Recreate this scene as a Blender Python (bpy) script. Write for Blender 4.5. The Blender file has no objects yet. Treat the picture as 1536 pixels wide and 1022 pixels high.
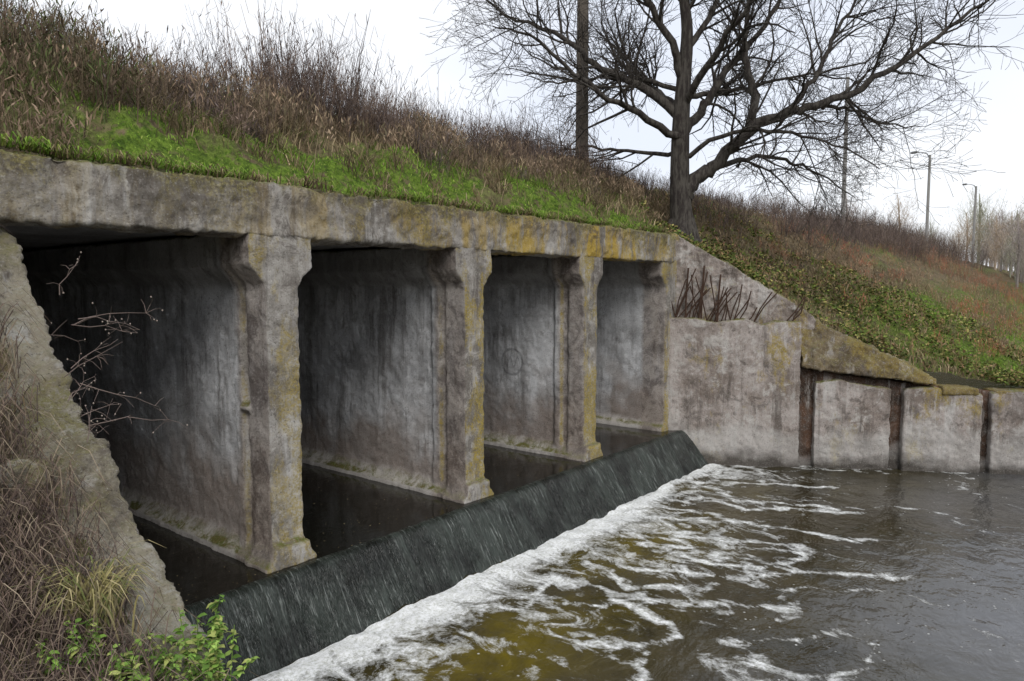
import bpy, math, random
import numpy as np
from mathutils import Vector
rng=np.random.default_rng(7); random.seed(7)
S=bpy.context.scene
S.view_settings.view_transform='Standard'
S.view_settings.look='None'

# ---------------------------------------------------------------- helpers
def _h(i,j,s): 
    a=np.sin(i*127.1+j*311.7+s*74.7)*43758.5453
    return a-np.floor(a)
def vn(x,y,s=0):
    x=np.asarray(x,float);y=np.asarray(y,float)
    i=np.floor(x);j=np.floor(y);u=x-i;v=y-j
    u=u*u*(3-2*u);v=v*v*(3-2*v)
    return (_h(i,j,s)*(1-u)+_h(i+1,j,s)*u)*(1-v)+(_h(i,j+1,s)*(1-u)+_h(i+1,j+1,s)*u)*v
def fbm(x,y,s=0,o=4):
    t=0;a=.5;n=0
    for k in range(o):
        t=t+a*vn(x*2**k+k*17.3,y*2**k-k*9.1,s+k);n+=a;a*=.5
    return t/n
def sst(a,b,x):
    t=np.clip((np.asarray(x,float)-a)/(b-a),0,1);return t*t*(3-2*t)
def link(o,parent=None):
    S.collection.objects.link(o)
    if parent: o.parent=parent
    return o
def empty(name):
    return link(bpy.data.objects.new(name,None))
def mesh_np(name,V,F,mat,col=None,attrs=None,smooth=True,parent=None):
    V=np.asarray(V,np.float32);F=np.asarray(F,np.int32)
    me=bpy.data.meshes.new(name);k=F.shape[1]
    me.vertices.add(len(V));me.vertices.foreach_set('co',V.ravel())
    me.loops.add(F.size);me.loops.foreach_set('vertex_index',F.ravel())
    me.polygons.add(len(F))
    me.polygons.foreach_set('loop_start',np.arange(len(F),dtype=np.int32)*k)
    me.polygons.foreach_set('loop_total',np.full(len(F),k,np.int32))
    me.polygons.foreach_set('use_smooth',np.full(len(F),smooth))
    me.update(calc_edges=True);me.validate()
    if col is not None:
        c=np.ones((len(V),4),np.float32);c[:,:3]=col
        a=me.color_attributes.new('Col','FLOAT_COLOR','POINT');a.data.foreach_set('color',c.ravel())
    if attrs:
        for n_,v_ in attrs.items():
            a=me.attributes.new(n_,'FLOAT','POINT');a.data.foreach_set('value',np.asarray(v_,np.float32))
    me.materials.append(mat)
    return link(bpy.data.objects.new(name,me),parent)
class Acc:
    def __init__(s): s.V=[];s.F=[];s.C=[];s.n=0
    def add(s,V,F,C):
        s.V.append(V);s.F.append(F+s.n);s.C.append(C);s.n+=len(V)
    def build(s,name,mat,parent=None,smooth=False):
        return mesh_np(name,np.concatenate(s.V),np.concatenate(s.F),mat,col=np.concatenate(s.C),parent=parent,smooth=smooth)
def ribbons(P,W,side,C):
    N,K,_=P.shape
    L=P-side[:,None,:]*W[:,:,None]*.5;R=P+side[:,None,:]*W[:,:,None]*.5
    V=np.stack([L,R],2).reshape(N*K*2,3)
    b=(np.arange(N)*K*2)[:,None]+(np.arange(K-1)*2)[None,:]
    F=np.stack([b,b+1,b+3,b+2],-1).reshape(-1,4)
    return V,F,np.repeat(C,K*2,0)
def tubes(acc,paths,sides=5):
    for pts,rad,col in paths:
        pts=np.asarray(pts,float);K=len(pts)
        T=np.gradient(pts,axis=0);T/=np.linalg.norm(T,axis=1)[:,None]+1e-9
        up=np.array([.31,.17,.93]) if abs(T[0,2])<.9 else np.array([1,.1,0.])
        A=np.cross(T,up);A/=np.linalg.norm(A,axis=1)[:,None]+1e-9;B=np.cross(T,A)
        an=np.linspace(0,2*np.pi,sides,endpoint=False)
        ring=pts[:,None,:]+(A[:,None,:]*np.cos(an)[None,:,None]+B[:,None,:]*np.sin(an)[None,:,None])*np.asarray(rad)[:,None,None]
        V=ring.reshape(-1,3)
        k=np.arange(K-1)[:,None]*sides;j=np.arange(sides)[None,:];j2=(j+1)%sides
        F=np.stack([k+j,k+j2,k+sides+j2,k+sides+j],-1).reshape(-1,4)
        acc.add(V,F,np.tile(np.asarray(col,float),(len(V),1)))
def rv(n,a,b): return rng.uniform(a,b,n)
def rside(n):
    a=rv(n,0,2*np.pi);return np.stack([np.cos(a),np.sin(a),np.zeros(n)],1)

# ---------------------------------------------------------------- node helper
class M:
    def __init__(s,name):
        s.m=bpy.data.materials.new(name);s.m.use_nodes=True;s.t=s.m.node_tree
        s.b=s.t.nodes['Principled BSDF'];s.co=s.n('ShaderNodeTexCoord').outputs['Object']
    def n(s,ty,**k):
        nd=s.t.nodes.new(ty)
        for a,v in k.items(): setattr(nd,a,v)
        return nd
    def l(s,a,b): s.t.links.new(a,b)
    def set(s,sock,v):
        if isinstance(v,bpy.types.NodeSocket): s.l(v,sock)
        else: sock.default_value=v
    def noise(s,scale,detail=3,rough=.6,sc=(1,1,1),dist=0,off=(0,0,0)):
        v=s.co
        if sc!=(1,1,1) or off!=(0,0,0):
            mp=s.n('ShaderNodeMapping');s.l(s.co,mp.inputs[0]);mp.inputs['Scale'].default_value=sc;mp.inputs['Location'].default_value=off;v=mp.outputs[0]
        nz=s.n('ShaderNodeTexNoise');s.l(v,nz.inputs['Vector'])
        nz.inputs['Scale'].default_value=scale;nz.inputs['Detail'].default_value=detail;nz.inputs['Roughness'].default_value=rough;nz.inputs['Distortion'].default_value=dist
        return nz.outputs[0]
    def mr(s,v,a,b,c=0.,d=1.):
        r=s.n('ShaderNodeMapRange');s.set(r.inputs[0],v)
        for i,x in enumerate((a,b,c,d)): r.inputs[i+1].default_value=x
        return r.outputs[0]
    def ma(s,op,a,b=0.):
        r=s.n('ShaderNodeMath',operation=op);s.set(r.inputs[0],a);s.set(r.inputs[1],b);return r.outputs[0]
    def mix(s,f,a,b,mode='MIX'):
        r=s.n('ShaderNodeMix',data_type='RGBA',blend_type=mode);s.set(r.inputs[0],f)
        for i,x in ((6,a),(7,b)):
            if isinstance(x,tuple): r.inputs[i].default_value=x+(1,)
            else: s.l(x,r.inputs[i])
        return r.outputs[2]
    def xyz(s):
        g=s.n('ShaderNodeSeparateXYZ');s.l(s.co,g.inputs[0]);return g.outputs
    def nrm(s):
        g=s.n('ShaderNodeNewGeometry');x=s.n('ShaderNodeSeparateXYZ');s.l(g.outputs['Normal'],x.inputs[0]);return x.outputs
    def attr(s,name,o='Fac'):
        return s.n('ShaderNodeAttribute',attribute_name=name).outputs[o]
    def bump(s,h,st=.5,d=.02,prev=None):
        b=s.n('ShaderNodeBump');s.l(h,b.inputs['Height']);b.inputs['Strength'].default_value=st;b.inputs['Distance'].default_value=d
        if prev: s.l(prev,b.inputs['Normal'])
        return b.outputs[0]
    def out(s,col,rough=.9,nor=None,spec=.3):
        s.set(s.b.inputs['Base Color'],col if not isinstance(col,tuple) else col+(1,))
        s.set(s.b.inputs['Roughness'],rough);s.b.inputs['Specular IOR Level'].default_value=spec
        if nor: s.l(nor,s.b.inputs['Normal'])
        return s.m

def concrete(name,a=(.21,.19,.165),b=(.44,.41,.37),lichen=.5,lcol=(.36,.27,.055),moss=1.,tide=None,inner=False,beam=False,near=False,white=.55):
    m=M(name);x,y,z=m.xyz();nx,ny,nz=m.nrm()
    big=m.noise(.8,5,.72);c=m.mix(m.mr(big,.42,.58),a,b)
    blot=m.noise(3.0,5,.76,off=(5,3,1),dist=.5);c=m.mix(m.mr(blot,.53,.61,0,white),c,(.56,.53,.49));c=m.mix(m.mr(blot,.37,.46,.75,0),c,(.13,.11,.095))
    msk=m.noise(.75,3,.65,off=(2,8,5))
    st=m.noise(1.9,4,.75,sc=(2.2,2.2,.17),dist=.25)
    stf=m.ma('MULTIPLY',m.mr(st,.49,.62,0,.8),m.mr(msk,.42,.58,.1,1));c=m.mix(stf,c,(.115,.095,.08))
    pal=m.ma('MULTIPLY',m.mr(st,.36,.47,.75,0),m.mr(msk,.42,.56,1,0));c=m.mix(pal,c,(.56,.54,.51))
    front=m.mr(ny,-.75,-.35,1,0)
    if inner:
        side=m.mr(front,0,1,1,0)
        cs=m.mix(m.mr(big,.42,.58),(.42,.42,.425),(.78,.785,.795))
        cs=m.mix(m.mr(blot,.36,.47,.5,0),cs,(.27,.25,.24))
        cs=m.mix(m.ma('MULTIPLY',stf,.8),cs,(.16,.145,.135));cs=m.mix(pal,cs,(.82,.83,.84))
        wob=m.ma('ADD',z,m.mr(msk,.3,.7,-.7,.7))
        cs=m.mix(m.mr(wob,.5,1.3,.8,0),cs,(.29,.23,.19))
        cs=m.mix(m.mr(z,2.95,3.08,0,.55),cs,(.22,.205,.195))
        cs=m.mix(m.mr(m.ma('ADD',z,m.mr(blot,.3,.7,-.1,.1)),.10,.24,.8,0),cs,(.62,.59,.55))
        cs=m.mix(m.mr(y,7.12,7.2,.75,0),cs,m.mix(m.mr(blot,.42,.58),(.14,.105,.085),(.42,.36,.31)))
        # sprayed ring scribble on the side wall of the third pier
        dy=m.ma('SUBTRACT',y,8.23);dz=m.ma('SUBTRACT',z,1.6)
        d=m.ma('SQRT',m.ma('ADD',m.ma('MULTIPLY',dy,dy),m.ma('MULTIPLY',dz,dz)))
        ring=m.mr(m.ma('ABSOLUTE',m.ma('SUBTRACT',d,.24)),.012,.03,1,0)
        sq=m.ma('ABSOLUTE',m.ma('SUBTRACT',dz,m.ma('MULTIPLY',m.ma('SINE',m.ma('MULTIPLY',dy,38.)),.09)))
        ins=m.ma('MULTIPLY',m.mr(sq,.015,.04,1,0),m.mr(d,.16,.2,1,0))
        gf=m.ma('MULTIPLY',m.ma('MAXIMUM',ring,ins),m.ma('MULTIPLY',m.mr(x,10.1,10.15),m.mr(x,10.45,10.5,1,0)))
        cs=m.mix(m.ma('MULTIPLY',gf,.45),cs,(.12,.12,.13))
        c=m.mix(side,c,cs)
    ln=m.noise(1.2,5,.78,sc=(1,1,.5),off=(3,9,4));lf=m.mr(ln,.55-.12*lichen,.64-.12*lichen,0,.92)
    fine=m.noise(30,2,.7);lf=m.ma('MULTIPLY',lf,m.mr(fine,.40,.56,.3,1))
    if inner or beam:
        lf=m.ma('MULTIPLY',lf,front);lf=m.ma('MULTIPLY',lf,m.mr(x,3.,7.,.6 if inner else .2,1 if inner else .8))
    c=m.mix(lf,c,lcol)
    if beam:
        ls=m.noise(.9,5,.75,sc=(2.,.3,.3),off=(11,2,3))
        c=m.mix(m.ma('MULTIPLY',m.mr(ls,.48,.58,0,.9),m.mr(x,3.5,9,.25,1)),c,(.42,.285,.045))
        wz=m.ma('ADD',z,m.mr(ln,.3,.7,-.3,.3))
        c=m.mix(m.mr(wz,3.86,4.08,0,.9),c,m.mix(m.mr(fine,.4,.6),(.10,.085,.045),(.25,.215,.08)))
        c=m.mix(m.ma('MULTIPLY',m.mr(blot,.5,.56,0,.75),m.mr(z,3.6,3.95)),c,(.12,.10,.08))
    g=m.ma('MULTIPLY',m.mr(nz,.25,.75,0,moss),m.mr(blot,.42,.56,.2,1))
    c=m.mix(g,c,m.mix(m.mr(fine,.4,.6),(.17,.14,.05),(.13,.15,.035)))
    if tide:
        wob=m.ma('ADD',z,m.mr(msk,.3,.7,-.22,.22))
        c=m.mix(m.mr(wob,tide[0]-.05,tide[0]+.2,.55,0),c,(.52,.50,.47))
        c=m.mix(m.mr(wob,tide[1]-.05,tide[1]+.22,.92,0),c,(.07,.06,.05))
    pit=m.noise(38,4,.85);c=m.mix(m.mr(pit,.34,.43,.75,0),c,(.06,.05,.04));c=m.mix(m.mr(pit,.56,.68,0,.45),c,(.62,.60,.55))
    h=m.ma('ADD',m.ma('MULTIPLY',blot,.5),m.ma('MULTIPLY',pit,.75))
    return m.out(c,.93,m.bump(h,1,.028 if not near else .045),.2)
def vcol(name,rough=.85,bark=False,gain=1.):
    m=M(name);c=m.attr('Col','Color')
    if gain!=1: c=m.mix(1.,c,(gain,gain,gain),'MULTIPLY')
    if bark: c=m.mix(m.mr(m.noise(14,3,.7,sc=(1,1,.25)),.4,.6,.0,.8),c,(.11,.10,.085))
    return m.out(c,rough,m.bump(m.noise(30,3,.7,sc=(1,1,.2)),.8,.03) if bark else None,.12)

# ---------------------------------------------------------------- layout
B=np.array([13.58,6.6]);ds=np.array([.512,-.859]);nb=np.array([.859,.512])
def sn(x,y): return (x-B[0])*ds[0]+(y-B[1])*ds[1],(x-B[0])*nb[0]+(y-B[1])*nb[1]
def zwR(s): return np.interp(s,[-1,0,1.4,2.75,5,7,40],[4.05,4.03,3.33,2.38,1.3,.97,.9])
def zlL(y): return np.interp(y,[-5,0,2,3.4,4,5.2,6.6],[1.1,.9,.72,.78,1.10,1.9,3.3])
def Hbase(x,y):
    emb=np.interp(y,[-3,0.6,6.75,7.3,9.0,10.4,11.,17,18,27,60],[.9,.92,4.04,4.45,5.25,5.85,5.95,6.0,5.9,1,0])
    emb=np.maximum(emb,.9)
    s,n=sn(x,y)
    k=sst(.4,3.5,n)
    hr=zwR(s)*(1-k)+emb*k
    h=np.where((y<6.72)|((x>13.5)&(s>-.5)),hr,emb)
    left=(y<6.7)&(x<1.8)
    h=np.where(left,zlL(y)-.1+.22*np.maximum(1.4-x,0),h)
    return h
def H(x,y):
    x=np.asarray(x,float);y=np.asarray(y,float)
    d=sst(6.7,8,y)+sst(.4,2,sn(x,y)[1])*(y<6.7)*(x>5)
    lump=np.clip(sst(6.75,7,y)*(1-sst(8,8.8,y)),0,1)*(fbm(x*1.9,y*2.3,8,3)-.42)*.5
    return Hbase(x,y)+np.clip(d,0,1)*((fbm(x*.8,y*.8,3)-.5)*.6+(fbm(x*3,y*3,5)-.5)*.2)+(fbm(x*4,y*4,9)-.3)*.10+lump
def green(x,y):
    g=sst(.50,.62,fbm(x*.6+3,y*.8,11))*.8
    strip=sst(6.6,6.9,y)*(1-sst(7.5,8.4,y+1.1*(fbm(x*1.2,y*1.2,4)-.5)))*sst(1.8,2.8,x)*(1-sst(12.6,13.8,x))
    strip*=.4+.6*sst(.35,.48,fbm(x*.9,y*1.5,21))
    r=sst(16,19,x)*(1-sst(3.5,5.5,y))*.95
    return np.clip(np.maximum(g*.6,np.maximum(strip,r)),0,1)

# ---------------------------------------------------------------- ground
def axis(lo,hi,step,far_lo,far_hi):
    a=[lo];d=step
    while a[0]>far_lo: d*=1.25;a.insert(0,a[0]-d)
    c=list(np.arange(lo+step,hi,step));a+=c;d=step
    while a[-1]<far_hi: d*=1.22;a.append(a[-1]+d)
    return np.array(a)
xs=axis(.2,26,.1,-300,500);ys=axis(-1,13,.1,-300,400)
X,Y=np.meshgrid(xs,ys);Z=H(X,Y)
V=np.stack([X,Y,Z],-1).reshape(-1,3);nx_=len(xs)
i,j=np.meshgrid(np.arange(nx_-1),np.arange(len(ys)-1));q=(j*nx_+i).ravel()
F=np.stack([q,q+1,q+nx_+1,q+nx_],1)
s_,n_=sn(V[:,0],V[:,1]);riv=(V[:,1]<6.72)&(V[:,0]>1.72)&(n_<.42)
F=F[~riv[F].any(1)]
m=M('ground_soil_grass');g=m.attr('green')
n3=m.noise(11,4,.75);c=m.mix(m.mr(m.noise(2.5,5,.7),.38,.62),(.075,.055,.035),(.20,.155,.09))
c=m.mix(m.mr(n3,.5,.65,0,.6),c,(.24,.19,.115))
gc=m.mix(m.mr(n3,.38,.62),(.055,.095,.016),(.17,.26,.036))
c=m.mix(m.ma('MULTIPLY',g,m.mr(m.noise(4,4,.7),.35,.5)),c,gc)
gm=m.out(c,.95,m.bump(n3,1,.10),.1)
mesh_np('ground',V,F,gm,attrs={'green':green(V[:,0],V[:,1])})

# ---------------------------------------------------------------- concrete structure
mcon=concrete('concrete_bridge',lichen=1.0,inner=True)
mbeam=concrete('concrete_beam',a=(.19,.17,.145),b=(.41,.38,.34),lichen=.6,beam=True)
mwing=concrete('concrete_wing',a=(.24,.195,.165),b=(.45,.395,.36),lichen=0.,tide=(.05,-.62),white=.75)
mcap=concrete('concrete_mossy',a=(.12,.09,.05),b=(.27,.21,.12),lichen=.8,lcol=(.25,.185,.05),moss=.4,white=.15)
mleft=concrete('concrete_left',a=(.14,.12,.085),b=(.38,.34,.265),lichen=.45,lcol=(.25,.22,.11),moss=.3,near=True)
tA=bpy.data.textures.new('rough_a','CLOUDS');tA.noise_scale=.3;tA.noise_depth=4
tB=bpy.data.textures.new('rough_b','CLOUDS');tB.noise_scale=.07;tB.noise_depth=2
def rough(o,vox,da,db):
    r=o.modifiers.new('r','REMESH');r.mode='VOXEL';r.voxel_size=vox;r.use_smooth_shade=True
    for t,st in ((tA,da),(tB,db)):
        d=o.modifiers.new('d','DISPLACE');d.texture=t;d.texture_coords='GLOBAL';d.strength=st;d.mid_level=.5
import bmesh
def prism(name,polys,mat,parent,vox=.045,da=.05,db=.015):
    V=[];Fs=[]
    for pts,ex in polys:
        b=len(V);k=len(pts);ex=Vector(ex)
        V+= [tuple(p) for p in pts]+[tuple(Vector(p)+ex) for p in pts]
        Fs.append([b+i for i in range(k)]);Fs.append([b+k+i for i in reversed(range(k))])
        for i in range(k): Fs.append([b+i,b+k+i,b+k+(i+1)%k,b+(i+1)%k])
    me=bpy.data.meshes.new(name);me.from_pydata(V,[],Fs);me.update()
    bm=bmesh.new();bm.from_mesh(me);bmesh.ops.recalc_face_normals(bm,faces=bm.faces);bm.to_mesh(me);bm.free()
    me.materials.append(mat);o=link(bpy.data.objects.new(name,me),parent)
    if vox: rough(o,vox,da,db)
    return o
def xz(poly,y): return [(p[0],y,p[1]) for p in poly]
br=empty('concrete_sluice_bridge')
YF=6.6;YB=14.
def pierprof(xc,hw,hh,zb=-.9,zt=3.56):
    return [(xc-hw,zb),(xc+hw,zb),(xc+hw,3.0),(xc+hh,3.22),(xc+hh,zt),(xc-hh,zt),(xc-hh,3.22),(xc-hw,3.0)]
for k,xc in enumerate((4.40,7.46,10.5)):
    polys=[(xz(pierprof(xc,.205,.38),YF),(0,.36,0)),
           (xz(pierprof(xc,.205,.38),YF+.5),(0,.14,0)),
           (xz(pierprof(xc,.15,.36),YF+.30),(0,YB-YF,0)),
           (xz([(xc-.33,-.9),(xc+.33,-.9),(xc+.32,.03),(xc+.25,.09),(xc+.215,.24),(xc-.215,.24),(xc-.25,.09),(xc-.32,.03)],YF-.09),(0,.42,0)),
           (xz([(xc-.30,-.9),(xc+.30,-.9),(xc+.30,.06),(xc+.22,.10),(xc+.15,.22),(xc-.15,.22),(xc-.22,.10),(xc-.30,.06)],YF+.3),(0,YB-YF,0))]
    if k==0: polys.append((xz([(xc-.25,1.66),(xc+.2,1.66),(xc+.2,1.72),(xc-.25,1.72)],YF+.36),(0,.14,0)))
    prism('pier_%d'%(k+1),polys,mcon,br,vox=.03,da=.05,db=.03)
prism('abutment_right',[(xz([(13.42,-.9),(13.95,-.9),(13.95,3.56),(13.2,3.56),(13.2,3.22),(13.42,3.0)],YF+.02),(0,YB-YF,0)),
     (xz([(13.33,-.9),(13.9,-.9),(13.9,.1),(13.33,.1)],YF+.05),(0,YB-YF,0))],mcon,br)
prism('abutment_left',[(xz([(1.1,-.9),(1.6,-.9),(1.6,3.0),(1.85,3.22),(1.85,3.56),(1.1,3.56)],YF+.02),(0,YB-YF,0))],mcon,br,vox=.06)
prism('deck_beam',[(xz([(1.25,3.52),(13.72,3.5),(13.72,4.04),(13.2,4.06),(7,4.05),(1.25,4.05)],YF-.01),(0,.5,0))],mbeam,br,vox=.03,da=.11,db=.055)
prism('deck_slab',[(xz([(1.25,3.6),(13.9,3.6),(13.9,3.95),(1.25,3.95)],YF+.4),(0,YB-YF,0))],mcon,br,vox=.08)
mdark=concrete('painted_bay_shade',a=(.03,.028,.026),b=(.06,.055,.05),lichen=0,moss=0,white=.05)  # near-black colour stands in for the shade deep inside the bays
prism('shade_end_wall',[(xz([(1.2,-.9),(13.8,-.9),(13.8,3.7),(1.2,3.7)],YB-.3),(0,.3,0))],mdark,br,vox=None)  # added wall that closes the bays so their far end stays dark

def W(s,n,z): p=B+ds*s+nb*n;return (p[0],p[1],z)
def Wp(poly,n): return [W(s,n,z) for s,z in poly]
def Wv(n): return (nb[0]*n,nb[1]*n,0)
ww=empty('wing_wall')
prism('lower_slab',[(Wp([(-.05,-1.3),(1.42,-1.3),(1.42,2.34),(.9,2.27),(.5,2.35),(-.05,2.36)],0),Wv(.5)),
    (Wp([(1.47,-1.3),(2.6,-1.3),(2.6,2.30),(2.1,2.30),(1.8,2.22),(1.47,2.36)],-.01),Wv(.5)),
    (Wp([(1.3,-1.3),(1.6,-1.3),(1.6,2.2),(1.3,2.2)],.08),Wv(.4))],mwing,ww,vox=.03,da=.05,db=.03)
prism('upper_recess',[(Wp([(-.1,2.1),(2.9,2.1),(2.9,2.38),(1.4,3.34),(.1,4.08),(-.1,4.08)],.24),Wv(.5))],mwing,ww,vox=.03,da=.12,db=.07)
cap=[W(2.60,-.08,1.50),W(2.60,-.08,1.36),W(2.60,.9,1.36),W(2.60,.9,2.44),W(2.60,.40,2.46)]
cap2=[W(5.15,-.08,1.16),W(5.15,-.08,1.06),W(5.15,.9,1.06),W(5.15,.9,1.22),W(5.15,.42,1.26)]
me=bpy.data.meshes.new('slope_cap');Fc=[[0,1,2,3,4],[9,8,7,6,5]]+[[i,5+i,5+(i+1)%5,(i+1)%5] for i in range(5)]
me.from_pydata(cap+cap2,[],Fc);me.materials.append(mcap);o=link(bpy.data.objects.new('slope_cap',me),ww);rough(o,.03,.15,.07)
mrust=concrete('rusty_recess',a=(.035,.022,.015),b=(.12,.065,.04),lichen=.2,lcol=(.16,.075,.035),moss=0,tide=(-.5,-.62),white=.1)
prism('recess_back',[(Wp([(2.5,-1.3),(16,-1.3),(16,.8),(7,.86),(5.1,1.02),(2.5,1.36)],.15),Wv(.45))],mrust,ww,vox=.04,da=.08,db=.05)
ps=[];e=[2.90,4.36,4.60,6.06,6.24,7.8,7.94,9.5,9.64,11.3,11.44,13.2,13.34,15.5]
for a_,b_ in zip(e[::2],e[1::2]):
    za=float(np.interp(a_,[2.8,5.2,7,16],[1.10,.95,.93,.86]));zb=float(np.interp(b_,[2.8,5.2,7,16],[1.10,.95,.93,.86]))
    ps.append((Wp([(a_,-1.3),(b_,-1.3),(b_,zb-.06),(a_+.7,za-.03),(a_+.5,za+.03),(a_,za-.03)],.02 if a_<4 else .0),Wv(.3)))
prism('panels',ps,mwing,ww,vox=.03,da=.07,db=.035)
prism('top_slabs',[(Wp([(5.3,.86),(5.98,.84),(5.98,.98),(5.3,1.02)],-.03),Wv(.6)),(Wp([(6.3,.84),(16,.78),(16,.9),(6.3,.95)],.0),Wv(.6))],mcap,ww,vox=.035,da=.08,db=.04)
# rebars
mr_=M('rusty_steel');rust=mr_.out(mr_.mix(mr_.noise(20),(.035,.022,.016),(.10,.055,.035)),.9)
acc=Acc();pth=[]
for k in range(34):
    s0=random.choice([random.uniform(.05,1.3),random.uniform(.05,2.5)]);ln=random.uniform(.45,1.25)*(1-.2*s0)
    ls=random.uniform(-.35,.85);p0=np.array(W(s0,.10,2.26));d=np.array(W(ls,random.uniform(-.15,.05),1.))-np.array(W(0,0,0));d/=np.linalg.norm(d)
    bend=np.array([random.uniform(-.06,.06) for _ in range(3)])
    pth.append((np.array([p0,p0+d*ln*.5+bend,p0+d*ln]),np.full(3,.013),(.1,.06,.04)))
for s0,ln in ((.3,1.25),(.62,1.3),(.95,1.1)):
    p0=np.array(W(s0,.1,2.26));p1=np.array(W(s0+.05,.14,2.26+ln*.9));pth.append((np.array([p0,(p0+p1)/2+.02,p1]),np.full(3,.02),(.1,.06,.04)))
tubes(acc,pth,6);acc.build('bent_rebar_rods',rust)

# left wing wall
lw=[(6.85,-1),(6.85,3.48),(6.6,3.30),(6.0,2.62),(5.35,2.02),(5.15,1.92),(4.98,1.86),(4.88,1.62),(4.45,1.34),(4.0,1.04),(3.4,.73),(2.4,.5),(1,.4),(1,-1)]
prism('retaining_wall',[([(1.42,y,z) for y,z in lw],(.59,0,0)),([(1.3,y,z-.25) for y,z in lw],(.3,0,0))],mleft,None,vox=.022,da=.17,db=.06)

# ---------------------------------------------------------------- water
def watermat(name,up=False):
    m=M(name);x,y,z=m.xyz()
    n1=m.noise(2.0,3,.6,sc=(1,1.5,1),dist=.5)
    if up:
        base=m.mix(m.mr(m.noise(26,2,.5),.70,.74),(.008,.0075,.005),(.35,.28,.14))
        return m.out(base,.08,m.bump(n1,.10,.05),.35)
    n2=m.noise(9,3,.6)
    foam=m.attr('foam');och=m.attr('ochre')
    base=m.mix(m.mr(m.noise(.6,4,.62),.36,.64),(.022,.019,.009),(.056,.047,.026))
    base=m.mix(m.mr(m.ma('ADD',y,m.mr(m.noise(.5,3,.6,off=(9,0,0)),.3,.7,-1.,1.)),2.8,-.4,0,.85),base,(.10,.10,.104))  # murky grey at low y, with the sky's reflection painted into the base
    base=m.mix(m.ma('MULTIPLY',och,m.mr(m.noise(1.3,4,.6,dist=.8),.32,.6)),base,(.15,.115,.012))
    fn=m.noise(2.6,7,.70,sc=(1,.6,1),dist=2.2);f2=m.noise(24,3,.8)
    ff=m.ma('ADD',foam,m.ma('ADD',m.mr(fn,.3,.7,-.5,.5),m.mr(f2,.3,.7,-.12,.12)))
    ff=m.mr(ff,.34,.98)
    vor=m.n('ShaderNodeTexVoronoi');vor.inputs['Scale'].default_value=7
    m.l(m.co,vor.inputs['Vector'])
    fleck=m.ma('MULTIPLY',m.mr(vor.outputs['Distance'],.05,.12,1,0),m.mr(m.noise(1.1,3,.75,off=(4,4,0)),.50,.58,0,.7))
    ff=m.ma('MAXIMUM',ff,fleck)
    fc_=m.mix(m.mr(f2,.36,.60),(.60,.61,.56),(.92,.93,.93))
    col=m.mix(ff,base,fc_)
    nor=m.bump(m.ma('ADD',n1,m.ma('MULTIPLY',n2,.22)),.38,.09)
    nor=m.bump(m.ma('MULTIPLY',ff,f2),.4,.04,nor)
    mt=m.out(col,m.mr(ff,0,1,.10,.85),nor,.5);m.b.inputs['IOR'].default_value=1.38
    return mt
arcs=[[(6.03,4.5),(5.95,4.1),(6.08,3.85),(6.3,3.5),(6.6,3.27),(6.9,3.25),(7.03,3.37),(7.2,3.8),(7.36,4.19),(7.3,4.9)],
 [(8.25,4.9),(8.25,4.39),(8.5,3.6),(8.97,2.8)],[(8.0,5.2),(7.7,4.6),(7.6,4.1),(7.9,3.6),(8.3,3.4)],
 [(10.2,5.3),(10.86,3.9),(11.0,3.0),(11.18,2.09)],[(9.6,5.3),(9.7,4.4),(10.1,3.6),(10.2,3.0),(9.9,2.7),(9.5,3.0)],
 [(13.95,5.75),(14.4,5.2),(14.9,4.4)],[(12.6,5.5),(13.1,4.6),(13.9,3.4)],[(4.6,5.2),(4.9,4.7),(4.7,4.4)],[(11.3,5.4),(12.2,3.9),(12.5,3.1)],
 [(6.8,5.0),(6.6,4.5),(6.9,4.1)],[(5.4,5.1),(5.5,4.3),(5.3,3.9)],[(8.9,4.9),(9.3,4.0),(9.2,3.3),(8.6,3.0)],[(11.7,5.0),(11.6,4.2),(12.0,3.4),(12.6,2.6)],
 [(9.2,5.0),(8.9,4.2),(8.95,3.6),(9.5,2.4),(10.1,1.6)],[(7.3,4.2),(7.9,3.0),(8.1,2.3)]]
def segd(px,py,arc):
    d=np.full(px.shape,9.)
    a=np.array(arc);t=np.linspace(0,len(a)-1,len(a)*6);a=np.stack([np.interp(t,range(len(a)),a[:,0]),np.interp(t,range(len(a)),a[:,1])],1)
    for p,q_ in zip(a[:-1],a[1:]):
        v=q_-p;L=(v@v)+1e-9;tt=np.clip(((px-p[0])*v[0]+(py-p[1])*v[1])/L,0,1)
        d=np.minimum(d,np.hypot(px-p[0]-tt*v[0],py-p[1]-tt*v[1]))
    return d
YFT=5.90
xs=axis(1.6,18.5,.04,-120,400);ys=axis(-1,6.1,.04,-300,6.2)
X,Y=np.meshgrid(xs,ys);x=X.ravel();y=Y.ravel()
f=YFT-y
xp=x-.28*f
wx=xp+.55*(fbm(x*.9,y*.9,31)-.5)*2;wy=y+.6*(fbm(x*.9,y*.9,32)-.5)*2
wd=(.28+.85*fbm(x*.8,0*y,40))*np.interp(x,[1,3,6,9,12,14],[.9,1.,1.15,1.15,.8,.5])
foam=1.3*np.clip(1.0-(f/np.maximum(wd,.2))**1.4,0,1)
tong=sst(.48,.62,fbm(wx*1.5,wy*.45,43))*np.clip(1.15-f/2.5,0,1)
foam=np.maximum(foam,tong*.75)
rid=1-np.abs(fbm(wx*1.1,wy*.5,50,4)*2-1)*7
reach=np.clip(1-f/np.interp(x,[1,4,6,10,14],[1.8,2.6,3.6,4.2,2.4]),0,1)
foam=np.maximum(foam,np.clip(rid,0,1)*np.minimum(reach*1.3,.9))
rid2=1-np.abs(fbm(wx*2.2+9,wy*1.2,55,3)*2-1)*8
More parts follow.
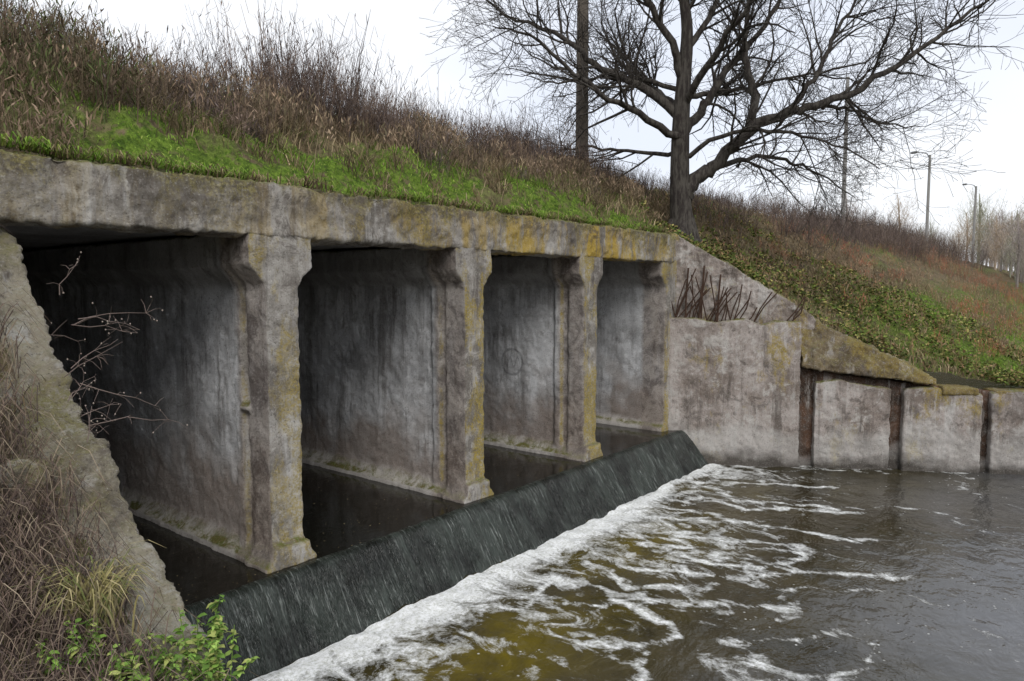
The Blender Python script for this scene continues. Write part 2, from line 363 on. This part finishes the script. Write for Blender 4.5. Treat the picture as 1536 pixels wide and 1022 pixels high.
foam=np.maximum(foam,np.clip(rid2,0,1)*reach*.75)
rid3=(1-np.abs(fbm(wx*.8+19,wy*.5,57,4)*2-1)*11)
foam=np.maximum(foam,np.clip(rid3,0,1)*.6*(1-sst(4,6.5,f)))
ax=x+.25*(fbm(x*2.4,y*2.4,61)-.5)*2;ay=y+.25*(fbm(x*2.4,y*2.4,62)-.5)*2
near=(x>1)&(x<18)&(y>-1)&(y<6.2);da=np.full(x.shape,9.)
for a in arcs: da[near]=np.minimum(da[near],segd(ax[near],ay[near],a))
foam=np.maximum(foam,np.clip(1-da/(.06+.20*fbm(x*2,y*2,66)),0,1)*(.6+.5*fbm(x*1.7,y*1.7,67)))
foam*=1-.7*np.exp(-((x-4.9)**2/.9+(y-4.35)**2/.30))
foam=np.where(near,foam,0)
och=np.clip(1-np.abs(f-1.2)/1.7,0,1)*sst(.3,.55,fbm(x*.45+2,y*.6,71))*sst(2.5,4,x)*(1-sst(11,14,x))*.8
och=np.maximum(och,1.*np.exp(-((x-5.1)**2/1.8+(y-4.5)**2/.6)));och=np.maximum(och,.8*np.exp(-((x-9.6)**2/1.4+(y-4.7)**2/.5)))
och=np.where(near,och,0)
amp=np.exp(-np.clip(f,0,50)/.8)*.07+.012
z=-.7+np.where(near,amp*(fbm(x*3.2,y*2.8,80)-.5)*2*.8+.045*np.exp(-((f-.12)/.2)**2)*fbm(x*4,y*4,82),0)
z=np.where(f<-.05,-.75,z)
nx_=len(xs);i,j=np.meshgrid(np.arange(nx_-1),np.arange(len(ys)-1));q=(j*nx_+i).ravel()
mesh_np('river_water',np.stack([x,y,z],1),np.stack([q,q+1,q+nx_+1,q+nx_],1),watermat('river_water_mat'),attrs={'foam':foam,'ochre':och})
xs=np.arange(1.3,13.8,.1);ys=np.append(np.arange(6.38,8,.05),np.arange(8,14.1,.3))
X,Y=np.meshgrid(xs,ys);x=X.ravel();y=Y.ravel();nx_=len(xs);i,j=np.meshgrid(np.arange(nx_-1),np.arange(len(ys)-1));q=(j*nx_+i).ravel()
mesh_np('channel_water',np.stack([x,y,.0+.004*(fbm(x*3,y*3,2)-.5)],1),np.stack([q,q+1,q+nx_+1,q+nx_],1),watermat('channel_water_mat',True))
# weir
m=M('weir_wet_slope')
s1=m.noise(3,4,.75,sc=(3,.35,.3),dist=.4);s2=m.noise(1.4,4,.7);s3=m.noise(15,3,.8,sc=(2.2,.22,.22),off=(3,0,0))
c=m.mix(m.mr(s2,.4,.6),(.007,.009,.007),(.030,.038,.031));c=m.mix(m.ma('MULTIPLY',m.mr(s1,.52,.64,0,.7),m.mr(s2,.4,.6,.2,1)),c,(.075,.09,.078))
c=m.mix(m.ma('MULTIPLY',m.mr(s3,.55,.66,0,.8),m.mr(s2,.42,.58,.15,1)),c,(.26,.28,.26))
mw=m.out(c,m.mr(s1,.4,.6,.15,.45),m.bump(m.ma('ADD',s1,m.ma('MULTIPLY',s3,.6)),1,.07),.35)
prof=[(6.6,-.04),(6.46,-.0),(6.38,.004),(6.32,-.03),(6.26,-.1)]+[(6.26-(6.26-5.80)*t,-.1-(.72)*t) for t in np.linspace(.08,1,16)]
prof=np.array(prof);xs=np.arange(1.3,14.6,.035)
P=np.zeros((len(prof),len(xs),3));P[:,:,0]=xs[None];P[:,:,1]=prof[:,0:1];P[:,:,2]=prof[:,1:2]
rp=(fbm(P[:,:,0]*6,P[:,:,1]*2,90)-.5)*.06;rp[:4]*=.2;P[:,:,1]-=rp;P[:,:,2]+=rp*.5
nx_=len(xs);i,j=np.meshgrid(np.arange(nx_-1),np.arange(len(prof)-1));q=(j*nx_+i).ravel()
mesh_np('weir_spillway',P.reshape(-1,3),np.stack([q,q+nx_,q+nx_+1,q+1],1),mw)

# ---------------------------------------------------------------- vegetation
mveg=vcol('vegetation',gain=1.8)
def pickcol(n,cols,jit=.25):
    c=np.array(cols)[rng.integers(0,len(cols),n)];return c*rng.uniform(1-jit,1+jit,(n,1))
def inview(x,y): 
    D=x*.7826+y*.6225;L=x*.6225-y*.7826;return (D>0)&(np.abs(L)<.82*D+.6)
def scatter(n,x0,x1,y0,y1,dens=None):
    x=rv(n,x0,x1);y=rv(n,y0,y1);k=inview(x,y)
    if dens is not None: k&=rng.random(n)<dens(x,y)
    s,nn=sn(x,y);k&=~((y<6.7)&(x>1.7)&(nn<.45))
    return x[k],y[k]
def blades(acc,x,y,z,h,w,C,lean=.5):
    n=len(x);p0=np.stack([x,y,z],1);d=rside(n)*(h*lean*rv(n,.2,1))[:,None];u=np.zeros((n,3));u[:,2]=h
    P=np.stack([p0,p0+d*.35+u*.6,p0+d+u*rv(n,.6,1)[:,None]],1);Wd=np.stack([w,w*.75,w*.1],1)
    acc.add(*ribbons(P,Wd,rside(n),C))
GR=[(.085,.15,.018),(.12,.18,.03),(.055,.10,.014),(.14,.165,.04)]
TAN=[(.14,.105,.06),(.10,.075,.045),(.19,.15,.09),(.065,.05,.03)]
acc=Acc()
x,y=scatter(200000,1.2,30,.5,11,lambda x,y:np.clip(1.3-(x-8)/20,.1,1)*(.22+.78*green(x,y)))
g=green(x,y);isg=rng.random(len(x))<g*1.1;n=len(x)
C=np.where(isg[:,None],pickcol(n,GR),pickcol(n,TAN))*(.45+1.1*fbm(x*2,y*2,77))[:,None]
h=np.where(isg,rv(n,.02,.08),rv(n,.05,.30))*(.3+1.4*fbm(x*1.3,y*1.3,12));h=np.where((y<7.6),h*.8,h)
blades(acc,x,y,H(x,y)-.01,h,rv(n,.008,.016)*(1+x/25),C,.9)
tx,ty=scatter(380,1.2,20,7.2,10.5)
for a,b in zip(tx,ty):
    k=50;xx=a+rng.normal(0,.1,k);yy=b+rng.normal(0,.1,k);gg=rng.random()<.2
    blades(acc,xx,yy,H(xx,yy)-.02,rv(k,.10,.34),rv(k,.008,.014),pickcol(k,GR if gg else TAN)*rng.uniform(.5,1.2),1.4)
# tufts hanging over the concrete edge
tx=rv(150,1.5,13.6)
for a in tx:
    k=rng.integers(8,30);xx=a+rng.normal(0,.12,k);yy=6.80+rng.normal(0,.04,k);n=k
    p0=np.stack([xx,yy,H(xx,np.full(k,6.8))+.0],1);d=np.stack([rng.normal(0,.4,k),-rv(k,.4,1),np.zeros(k)],1)*rv(k,.06,.2)[:,None];u=np.zeros((k,3));u[:,2]=rv(k,.03,.12)
    P=np.stack([p0,p0+d*.5+u,p0+d+u*.4],1);acc.add(*ribbons(P,np.tile([.012,.010,.002],(k,1)),rside(k),pickcol(k,GR if rng.random()<.5 else TAN)))
acc.build('slope_grass',mveg)
def weeds(acc,x,y,z,h,C,M_=12,w0=.009,spread=.45,lean=.25,seed=.5,L=None):
    n=len(x)
    if n==0:return
    p0=np.stack([x,y,z],1)
    if L is None: L=rside(n)*(h*lean*rng.random(n))[:,None]
    u=np.zeros((n,3));u[:,2]=h
    K=4;t=np.linspace(0,1,K)
    P=p0[:,None]+L[:,None]*(t**1.4)[None,:,None]+u[:,None]*t[None,:,None]
    wd=w0*(.6+.5*h)
    acc.add(*ribbons(P,wd[:,None]*np.array([1,.8,.6,.3])[None],rside(n),C))
    for k in range(M_):
        tt=rv(n,.25,.98);b=p0+L*(tt**1.4)[:,None]+u*tt[:,None]
        ln=h*spread*(1.15-tt)*rv(n,.5,1.2)+.05;d=rside(n);e=d*(ln*.6)[:,None];e[:,2]+=ln*rv(n,.3,1.1)
        mid=b+d*(ln*.4)[:,None];mid[:,2]+=ln*.25
        acc.add(*ribbons(np.stack([b,mid,b+e],1),(wd*.62)[:,None]*np.array([1,.8,.5])[None],rside(n),C))
        tip=b+e;q_=rng.random(n)<seed;nn=q_.sum()
        if nn:
            a=tip[q_];o_=rng.normal(0,.02,(nn,3));o_[:,2]=np.abs(o_[:,2])+.02
            acc.add(*ribbons(np.stack([a,a+o_,a+o_*1.8],1),np.tile([.006,.018,.004],(nn,1)),rside(nn),C[q_]*1.15))
def shrubs(acc,cx,cy,hh,cols,stems=(10,24),M_=9,w0=.010,rad=.3,seed=.1):
    X_=[];Y_=[];HH=[];CC=[];LL=[]
    for a,b,h in zip(cx,cy,hh):
        k=rng.integers(*stems);c=np.array(cols[rng.integers(0,len(cols))])*rng.uniform(.75,1.25)
        an=rv(k,0,6.283);r=np.sqrt(rng.random(k))*rad*h
        X_.append(a+np.cos(an)*r);Y_.append(b+np.sin(an)*r);hk=h*rv(k,.5,1.1)*(1-.35*r/(rad*h+1e-6));HH.append(hk)
        LL.append(np.stack([np.cos(an)*hk*.4*rv(k,.2,1),np.sin(an)*hk*.4*rv(k,.2,1),np.zeros(k)],1));CC.append(c[None]*rv(k,.85,1.15)[:,None])
    X_=np.concatenate(X_);Y_=np.concatenate(Y_);HH=np.concatenate(HH)
    weeds(acc,X_,Y_,H(X_,Y_)-.05,HH,np.concatenate(CC),M_,w0=w0,seed=seed,L=np.concatenate(LL))
SH=[(.060,.044,.038),(.085,.062,.05),(.042,.032,.028),(.12,.085,.062),(.08,.064,.06)]
acc=Acc()
cx,cy=scatter(540,1.5,18,8.7,12.0,lambda x,y:.16+.84*sst(.43,.54,fbm(x*.5,y*.35,13)))
hh=(.30+2.0*fbm(cx*.6,cy*.4,14)**1.3)*np.interp(cx,[2,4,5.2,7,11,17],[1.4,.95,1.1,1.4,1.2,.75])*rv(len(cx),.65,1.25)
shrubs(acc,cx,cy,hh,SH)
cx,cy=scatter(230,1.3,13,7.6,9.0,lambda x,y:sst(.48,.6,fbm(x*.7+8,y*.7,25)))
shrubs(acc,cx,cy,rv(len(cx),.25,.7),SH,(8,16),8,.009,.45)
acc.build('dry_shrubs',mveg)
acc=Acc()
x,y=scatter(4500,1.3,16,7.4,10,lambda x,y:(.15+.85*sst(.45,.6,fbm(x*.9+5,y*.9,15)))*(1-.8*green(x,y)))
h=(.15+.6*fbm(x*.9,y*.9,16));weeds(acc,x,y,H(x,y)-.03,h,pickcol(len(x),[(.15,.105,.07),(.10,.075,.05),(.18,.135,.09),(.07,.06,.035)]),8,w0=.008)
x,y=scatter(600,1.2,3.6,7.2,10.5);weeds(acc,x,y,H(x,y)-.03,rv(len(x),.25,.8),pickcol(len(x),[(.045,.055,.02),(.07,.055,.035),(.07,.05,.035)]),14,w0=.012)
x,y=scatter(350,1.0,2.6,6.75,7.6);weeds(acc,x,y,H(x,y)-.03,rv(len(x),.12,.45),pickcol(len(x),[(.14,.10,.07),(.09,.065,.045),(.06,.07,.025)]),9,w0=.008)
acc.build('slope_weeds',mveg)
acc=Acc()
cx,cy=scatter(1600,15.5,80,7.2,14,lambda x,y:np.clip(1.3-x/80,.3,1)*(.15+.85*sst(.42,.55,fbm(x*.3,y*.3,17))))
hh=(.5+1.9*fbm(cx*.25,cy*.3,18)**1.2)*np.interp(cx,[15,20,40,80],[.65,1.,1.3,2.]);shrubs(acc,cx,cy,hh,[(.06,.046,.042),(.08,.06,.052),(.10,.075,.06)],(8,15),8,.014,.35,.05)
acc.build('shrub_thicket',mveg)
acc=Acc()
cx,cy=scatter(900,16,60,1.5,8,lambda x,y:sst(.42,.58,fbm(x*.35,y*.5,19)))
shrubs(acc,cx,cy,rv(len(cx),.25,.8)*np.interp(cx,[14,30,60],[.8,1.2,2]),[(.17,.12,.08),(.13,.095,.06),(.21,.08,.05),(.09,.07,.05)],(7,13),7,.011,.5,.3)
x,y=scatter(2500,14,40,.5,8,lambda x,y:sst(.40,.6,fbm(x*.5,y*.5,19)))
weeds(acc,x,y,H(x,y)-.03,rv(len(x),.1,.45),pickcol(len(x),[(.15,.105,.07),(.10,.11,.04),(.18,.10,.06)]),7,w0=.010)
acc.build('bank_weeds',mveg)
acc=Acc()
n=52000;s=rv(n,-.6,14);nn=.42+rv(n,0,1)**1.4*6;px=B[0]+ds[0]*s+nb[0]*nn;py=B[1]+ds[1]*s+nb[1]*nn
k=(rng.random(n)<(.06+.94*sst(.42,.58,fbm(px*.9,py*.9,23))))&(py>.3);px=px[k];py=py[k];n=len(px)
a=np.stack([px,py,H(px,py)+rv(n,.01,.18)],1);d=rng.normal(0,1,(n,3));d[:,2]*=.5;d/=np.linalg.norm(d,axis=1)[:,None];sd_=np.cross(d,rng.normal(0,1,(n,3)));sd_/=np.linalg.norm(sd_,axis=1)[:,None]
sz=rv(n,.03,.085)[:,None]
acc.add(*ribbons(np.stack([a,a+d*sz*.5,a+d*sz],1),np.concatenate([sz*.2,sz*.8,sz*.1],1),sd_,pickcol(n,[(.085,.105,.024),(.055,.08,.018),(.16,.14,.05),(.12,.085,.04),(.04,.05,.015)],.4)*(.5+fbm(px*1.5,py*1.5,29))[:,None]))
acc.build('ground_ivy',mveg)

# left bank vegetation
acc=Acc()
n=8500;x=rv(n,.9,1.85);y=rv(n,3.2,6.9);k=rng.random(n)<np.clip((1.76-x)/.36,0,1)**1.1;x=x[k];y=y[k];n=len(x)
p=np.stack([x,y,zlL(y)-.05],1);hh=rv(n,.12,.42);d=rside(n);d[:,0]+=.1;K=5;t=np.linspace(0,1,K)
P=p[:,None]+d[:,None]*(hh*.8)[:,None,None]*(t**1.3)[None,:,None];P[:,:,2]+=hh[:,None]*(np.sin(t*2.6)*.8)[None]+rng.normal(0,.015,(n,K))
acc.add(*ribbons(P,np.tile([.006,.006,.005,.004,.002],(n,1)),rside(n),pickcol(n,[(.07,.05,.042),(.11,.08,.062),(.04,.03,.027),(.15,.12,.085)])))
acc.build('dead_vines',mveg)
acc=Acc()
n=190;x=1.50+rng.normal(0,.05,n);y=4.1+rng.normal(0,.08,n);p=np.stack([x,y,np.full(n,1.15)],1);hh=rv(n,.25,.5);d=rside(n);t=np.linspace(0,1,6)
P=p[:,None]+d[:,None]*(hh*rv(n,.3,.9))[:,None,None]*(t**1.2)[None,:,None];P[:,:,2]+=hh[:,None]*np.sin(t*2.3)[None]*.75
acc.add(*ribbons(P,np.tile([.008,.010,.010,.008,.006,.001],(n,1)),rside(n),pickcol(n,[(.16,.14,.06),(.20,.17,.09),(.10,.11,.04)])))
acc.build('grass_tuft',mveg)
def nettle(name,base,n,spr,cols):
    acc=Acc()
    for k in range(n):
        b=np.array(base)+np.array([rng.normal(0,spr),rng.normal(0,spr),0]);h=rng.uniform(.1,.28);ln=rng.normal(0,.06,2)
        pts=np.array([b+np.array([ln[0]*t,ln[1]*t,h*t]) for t in (0,.5,1)]);tubes(acc,[(pts,[.003,.003,.002],(.08,.12,.03))],4)
        m_=18;tt=rv(m_,.2,1);a=b+np.stack([ln[0]*tt,ln[1]*tt,h*tt],1);d=rside(m_);d[:,2]=rv(m_,-.4,.5);s2_=np.cross(d,[0,0,1.]);s2_[:,2]+=rv(m_,-.4,.4);s2_/=np.linalg.norm(s2_,axis=1)[:,None]
        sz=rv(m_,.025,.055)[:,None]
        acc.add(*ribbons(np.stack([a,a+d*sz*.3,a+d*sz*.65,a+d*sz-np.array([0,0,.012])],1),np.concatenate([sz*.15,sz*.62,sz*.5,sz*.04],1),s2_,pickcol(m_,cols,.35)))
    acc.build(name,mveg)
gc_=[(.10,.17,.03),(.15,.22,.05),(.06,.11,.02),(.18,.20,.06)]
nettle('nettle_plant',(1.88,3.60,.84),24,.08,gc_)
nettle('nettle_plant.001',(1.62,3.68,.92),22,.11,gc_)
nettle('nettle_plant.002',(1.40,3.9,1.05),14,.08,gc_)
nettle('nettle_plant.003',(1.95,3.80,.95),10,.05,gc_)
acc=Acc();pth=[]
for k in range(22):
    b=np.array([1.9,5.7+random.uniform(-.7,.7),2.3+random.uniform(-.6,.8)]);d=np.array([random.uniform(.08,.42),random.uniform(-.3,.2),random.uniform(-.2,.4)])
    pts=[b+d*t+np.array([0,0,-.1*t*t])+np.array([random.uniform(-.015,.015) for _ in range(3)]) for t in np.linspace(0,1,5)];pth.append((pts,[.004,.0035,.003,.002,.0015],(.09,.07,.06)))
    for j in range(7):
        a=pts[random.randint(1,4)];e=a+np.array([random.uniform(-.1,.12) for _ in range(3)]);pth.append(([a,(a+e)/2+.01,e],[.002,.0015,.001],(.09,.07,.06)))
        if random.random()<.5:
            c=e+np.array([random.uniform(-.02,.02) for _ in range(3)]);pth.append(([c,c+[0,0,.006],c+[0,0,.012]],[.003,.006,.002],(.17,.145,.12)))
tubes(acc,pth,5);acc.build('dry_twigs',mveg)

# ---------------------------------------------------------------- bare tree
Rv=np.array([.6225,-.7826,0]);Fv=np.array([.7826,.6225,0]);T0=np.array([15.05,7.1,0])
def TP(r,z,d=0): return T0+Rv*r+Fv*d+np.array([0,0,z])
col=(.04,.033,.03)
limbs=[
 ([(.05,4.0),(0,4.6),(-.05,5.3),(-.05,6.5),(0,7.6),(.05,8.7),(-.15,10),(-.3,11.6)],[.36,.26,.225,.2,.165,.13,.09,.03]),
 ([(.05,5.0),(.35,5.45),(.75,5.75),(1.45,6.45,-.2),(2.2,6.75,-.4),(2.85,6.9,-.5),(3.9,7.4,-.6),(4.85,8.0,-.6),(5.9,8.8,-.5),(7.1,9.7,-.4)],[.2,.16,.14,.12,.10,.085,.065,.05,.035,.012]),
 ([(1.45,6.45,-.2),(1.55,7.3,0),(1.4,8.2,.2),(1.5,9.3,.3),(1.7,10.8,.3)],[.11,.09,.07,.05,.02]),
 ([(0,6.4),(.5,7.0,.3),(1.0,7.8,.5),(1.8,8.7,.9),(2.5,9.7,1.2),(3.2,10.8,1.4)],[.12,.10,.08,.06,.045,.02]),
 ([(0,6.7),(-.85,7.5,.2),(-1.8,7.95,.4),(-2.5,8.6,.5),(-3.8,9.2,.8),(-4.8,9.9,.9)],[.12,.095,.075,.055,.03,.012]),
 ([(0,6.2),(-1,6.65,-.5),(-2.1,7.15,-.9),(-3.3,8.0,-1.3),(-4.2,8.2,-1.5)],[.10,.07,.05,.03,.012]),
 ([(0,7.5),(-.5,8.5,-.3),(-1.3,9.6,-.5),(-1.9,10.9,-.7)],[.10,.075,.05,.02]),
 ([(.4,5.5),(1.6,5.95,.6),(2.6,6.0,1.0),(3.4,5.8,1.3),(4.7,5.2,1.7)],[.08,.055,.04,.025,.01]),
 ([(0,7.0),(.4,7.8,-.9),(.9,8.6,-1.8),(1.3,9.5,-2.4)],[.09,.07,.045,.02]),
 ([(0,6.9),(-.3,7.6,1.2),(-.8,8.6,2.4),(-1.2,9.6,3.2)],[.09,.07,.045,.02]),
 ([(2.85,6.9,-.5),(3.5,6.9,-.2),(4.4,6.7,.1),(5.4,6.6,.2)],[.05,.035,.025,.01]),
 ([(0,6.0),(-.9,6.1,.6),(-1.9,6.3,1.0),(-2.9,6.2,1.3)],[.06,.04,.03,.01]),
 ([(0,8.2),(.7,9.2,.1),(1.1,10.4,.2)],[.08,.055,.02]),
 ([(.0,5.9),(.9,6.3,-.6),(1.9,6.2,-1.0),(2.9,5.9,-1.2),(3.7,5.4,-1.4)],[.06,.045,.035,.02,.01]),
 ([(0,7.2),(1.0,7.5,.8),(2.2,7.9,1.4),(3.6,8.2,1.8),(5.0,8.1,2.0)],[.07,.055,.04,.025,.01]),
 ([(0,7.3),(-1.2,7.9,1.0),(-2.4,8.0,1.4),(-3.9,8.3,1.6)],[.06,.045,.03,.01]),
 ([(2.2,6.75,-.4),(2.8,7.7,-.5),(3.3,8.7,-.4),(4.0,9.8,-.3)],[.06,.05,.035,.015]),
]
paths=[]
def smooth(P,Rr,m_):
    P=np.array(P);t=np.linspace(0,len(P)-1,m_);out=[]
    for a in t:
        i=min(int(a),len(P)-2);u=a-i;p0=P[max(i-1,0)];p1=P[i];p2=P[i+1];p3=P[min(i+2,len(P)-1)]
        out.append(.5*((2*p1)+(-p0+p2)*u+(2*p0-5*p1+4*p2-p3)*u*u+(-p0+3*p1-3*p2+p3)*u**3))
    return np.array(out),np.interp(t,range(len(P)),Rr)
def grow(P,Rr,level,nchild):
    K=len(P)
    for c_ in range(nchild):
        t=random.uniform(.2 if level==1 else .12,1.0);a=t*(K-1);i=min(int(a),K-2);u=a-i
        p=P[i]*(1-u)+P[i+1]*u;r=Rr[i]*(1-u)+Rr[i+1]*u
        tan=P[i+1]-P[i];tan/=np.linalg.norm(tan)+1e-9
        rd=np.array([random.gauss(0,1) for _ in range(3)]);rd-=tan*(rd@tan);rd/=np.linalg.norm(rd)+1e-9
        d=tan*.8+rd*.8+np.array([0,0,.06]);d/=np.linalg.norm(d)
        ln={1:random.uniform(.9,2.4),2:random.uniform(.45,1.25),3:random.uniform(.2,.65)}[level]*(1.15-.4*t)
        rr=min(r*.55,{1:.034,2:.015,3:.009}[level])
        m_={1:6,2:5,3:3}[level];pts=[p];dd=d.copy()
        for k in range(m_):
            dd=dd+np.array([random.gauss(0,.2) for _ in range(3)])+np.array([0,0,.04 if level<3 else 0]);dd/=np.linalg.norm(dd);pts.append(pts[-1]+dd*ln/m_)
        pts=np.array(pts);rad=np.linspace(rr,max(rr*.25,.0045),m_+1);paths.append((pts,rad,level))
        if level<3: grow(pts,rad,level+1,{1:random.randint(6,9),2:random.randint(3,5)}[level])
for li,(pl,rr) in enumerate(limbs):
    P,Rr=smooth([TP(*((a[0],a[1],a[2]) if len(a)>2 else (a[0],a[1],0))) for a in pl],rr,len(pl)*4)
    if li>0: P[1:-1]+=np.array([[random.gauss(0,.03) for _ in range(3)] for _ in range(len(P)-2)])
    paths.append((P,Rr,0))
    L=np.linalg.norm(np.diff(P,axis=0),axis=1).sum()
    if li==0: grow(P[len(P)*5//8:],Rr[len(P)*5//8:],1,14)
    else: grow(P,Rr,1,int(4+L*3.0))
acc=Acc()
for P,Rr,lv in paths: tubes(acc,[(P,Rr,col)],{0:10,1:5,2:3,3:3}[lv])
for a in range(6):
    an=a*1.05+.3;d=np.array([math.cos(an),math.sin(an),0]);b=TP(.05,4.55);g_=b+d*.75
    e=g_.copy();e[2]=float(H(g_[0],g_[1]))-.08;mid=b+d*.3;mid[2]=float(H(mid[0],mid[1]))+.1
    tubes(acc,[(np.array([b+d*.1,mid,e]),[.14,.12,.05],col)],7)
acc.build('bare_tree',vcol('bark',bark=True),smooth=True)

# ---------------------------------------------------------------- poles and lamps
mp_=M('weathered_wood');wood=mp_.out(mp_.mix(mp_.noise(8,5,.6,sc=(1,1,.1)),(.09,.075,.06),(.2,.17,.14)),.9)
mc_=M('concrete_pole');cpole=mc_.out(mc_.mix(mc_.noise(6),(.22,.21,.20),(.34,.33,.32)),.9)
mm_=M('dark_metal');dm=mm_.out((.14,.14,.145),.5)
def pole(name,x,y,zt,r,mat,arm=True,cross=False):
    p=empty(name);z0=float(H(x,y))-.3
    acc=Acc();tubes(acc,[([(x,y,z0),(x,y,(z0+zt)/2),(x,y,zt)],[r,r*.85,r*.7],(1,1,1))],12);acc.build('shaft',mat,p,True)
    if arm:
        acc=Acc();tubes(acc,[([(x,y,zt-.3),(x-.1,y+.2,zt+.1),(x-.2,y+.6,zt+.25),(x-.3,y+.9,zt+.27)],[.045,.04,.035,.035],(1,1,1))],8);acc.build('arm',dm,p,True)
        acc=Acc();tubes(acc,[([(x-.28,y+.85,zt+.28),(x-.33,y+.98,zt+.28),(x-.42,y+1.25,zt+.24),(x-.47,y+1.35,zt+.23)],[.05,.11,.10,.03],(1,1,1))],10);acc.build('lamp_head',dm,p,True)
    if cross:
        acc=Acc();tubes(acc,[([(x-.1,y-.7,zt-.4),(x-.1,y,zt-.4),(x-.1,y+.7,zt-.4)],[.05]*3,(1,1,1))],6)
        for k in (-.6,0,.6): tubes(acc,[([(x-.1,y+k,zt-.38),(x-.1,y+k,zt-.25),(x-.1,y+k,zt-.15)],[.03,.05,.02],(1,1,1))],8)
        acc.build('crossarm',wood,p,True)
pole('utility_pole',15.4,10.0,13.8,.17,wood,False,True)
pole('utility_pole.001',40.7,10.0,13.9,.12,cpole,False,False)
pole('street_lamp',66.8,10.,13.6,.13,cpole)
pole('street_lamp.001',99,10.,14.6,.16,cpole)

# ---------------------------------------------------------------- distant trees
acc=Acc()
def fartree(x,y,h,cols,n=150):
    z0=float(H(x,y));c=np.array(cols[random.randrange(len(cols))])
    tubes(acc,[([(x,y,z0-.3),(x+.1,y,z0+h*.4),(x,y+.2,z0+h*.85)],[h*.018,h*.012,h*.005],c)],5)
    a=rng.normal(0,1,(n,3));a/=np.linalg.norm(a,axis=1)[:,None]
    st=np.array([x,y,z0])+np.stack([np.zeros(n),np.zeros(n),rv(n,.1,.75)*h],1)
    rad=h*.42*rv(n,.4,1.05)[:,None];e=np.array([x,y,z0+h*.55])+a*rad*np.array([.95,.95,1.05])
    mid=(st+e)/2+rng.normal(0,h*.03,(n,3))
    acc.add(*ribbons(np.stack([st,mid,e],1),np.tile([h*.005,h*.0035,h*.0015],(n,1)),rside(n),np.tile(c,(n,1))))
    m_=n*14;k=rng.integers(0,n,m_);t=rv(m_,.2,1)[:,None];b=st[k]*(1-t)+e[k]*t;d=rng.normal(0,h*.05,(m_,3));d[:,2]+=h*.02
    acc.add(*ribbons(np.stack([b,b+d*.5,b+d],1),np.tile([h*.0028,h*.002,h*.0008],(m_,1)),rside(m_),np.tile(c,(m_,1))*rng.uniform(.8,1.3,(m_,1))))
fc=[(.21,.185,.175),(.19,.165,.155),(.24,.19,.145),(.19,.19,.14)]  # distance haze painted in as pale greyish tree colours
for k in range(62):
    x=random.uniform(75,190);y=random.uniform(-8,1)+x*.075+random.uniform(0,.03)*x
    fartree(x,y,random.uniform(3.5,9)*(.75+x/220),fc,100)
for k in range(26):
    x=random.uniform(60,160);y=random.uniform(8,24);fartree(x,y,random.uniform(3,6.5),fc,80)
acc.build('distant_trees',mveg)

# ---------------------------------------------------------------- sky, sun, camera
w=bpy.data.worlds.new('World');S.world=w;w.use_nodes=True;t=w.node_tree;bg=t.nodes['Background']
sd=Vector((-.55,-.62,.72)).normalized();el=math.asin(sd.z);az=math.atan2(sd.x,sd.y)
sky=t.nodes.new('ShaderNodeTexSky');sky.sky_type='NISHITA';sky.sun_disc=False;sky.sun_elevation=el;sky.sun_rotation=az
tc=t.nodes.new('ShaderNodeTexCoord');nz=t.nodes.new('ShaderNodeTexNoise');nz.inputs['Scale'].default_value=1.6;nz.inputs['Detail'].default_value=3
mpw=t.nodes.new('ShaderNodeMapping');mpw.inputs['Scale'].default_value=(1,1,2.5);t.links.new(tc.outputs['Generated'],mpw.inputs[0]);t.links.new(mpw.outputs[0],nz.inputs['Vector'])
cr=t.nodes.new('ShaderNodeValToRGB');t.links.new(nz.outputs[0],cr.inputs[0])
cr.color_ramp.elements[0].position=.35;cr.color_ramp.elements[0].color=(8.5,9.0,10.1,1);cr.color_ramp.elements[1].position=.6;cr.color_ramp.elements[1].color=(10.4,10.6,11.0,1)
mx=t.nodes.new('ShaderNodeMix');mx.data_type='RGBA';mx.inputs[0].default_value=.92;t.links.new(sky.outputs[0],mx.inputs[6]);t.links.new(cr.outputs[0],mx.inputs[7])
t.links.new(mx.outputs[2],bg.inputs[0]);bg.inputs[1].default_value=.107
sl=bpy.data.lights.new('sun','SUN');sl.energy=1.5;sl.angle=math.radians(30);sl.color=(1,.97,.93)
so=link(bpy.data.objects.new('sun',sl));so.rotation_euler=sd.to_track_quat('Z','Y').to_euler()
cam=bpy.data.cameras.new('camera');cam.lens=25.05;cam.sensor_width=36;cam.clip_end=2000;cam.clip_start=.05
co=link(bpy.data.objects.new('camera',cam));co.location=(0,0,3);co.rotation_euler=(math.radians(90-4.33),0,math.radians(-51.5))
S.camera=co
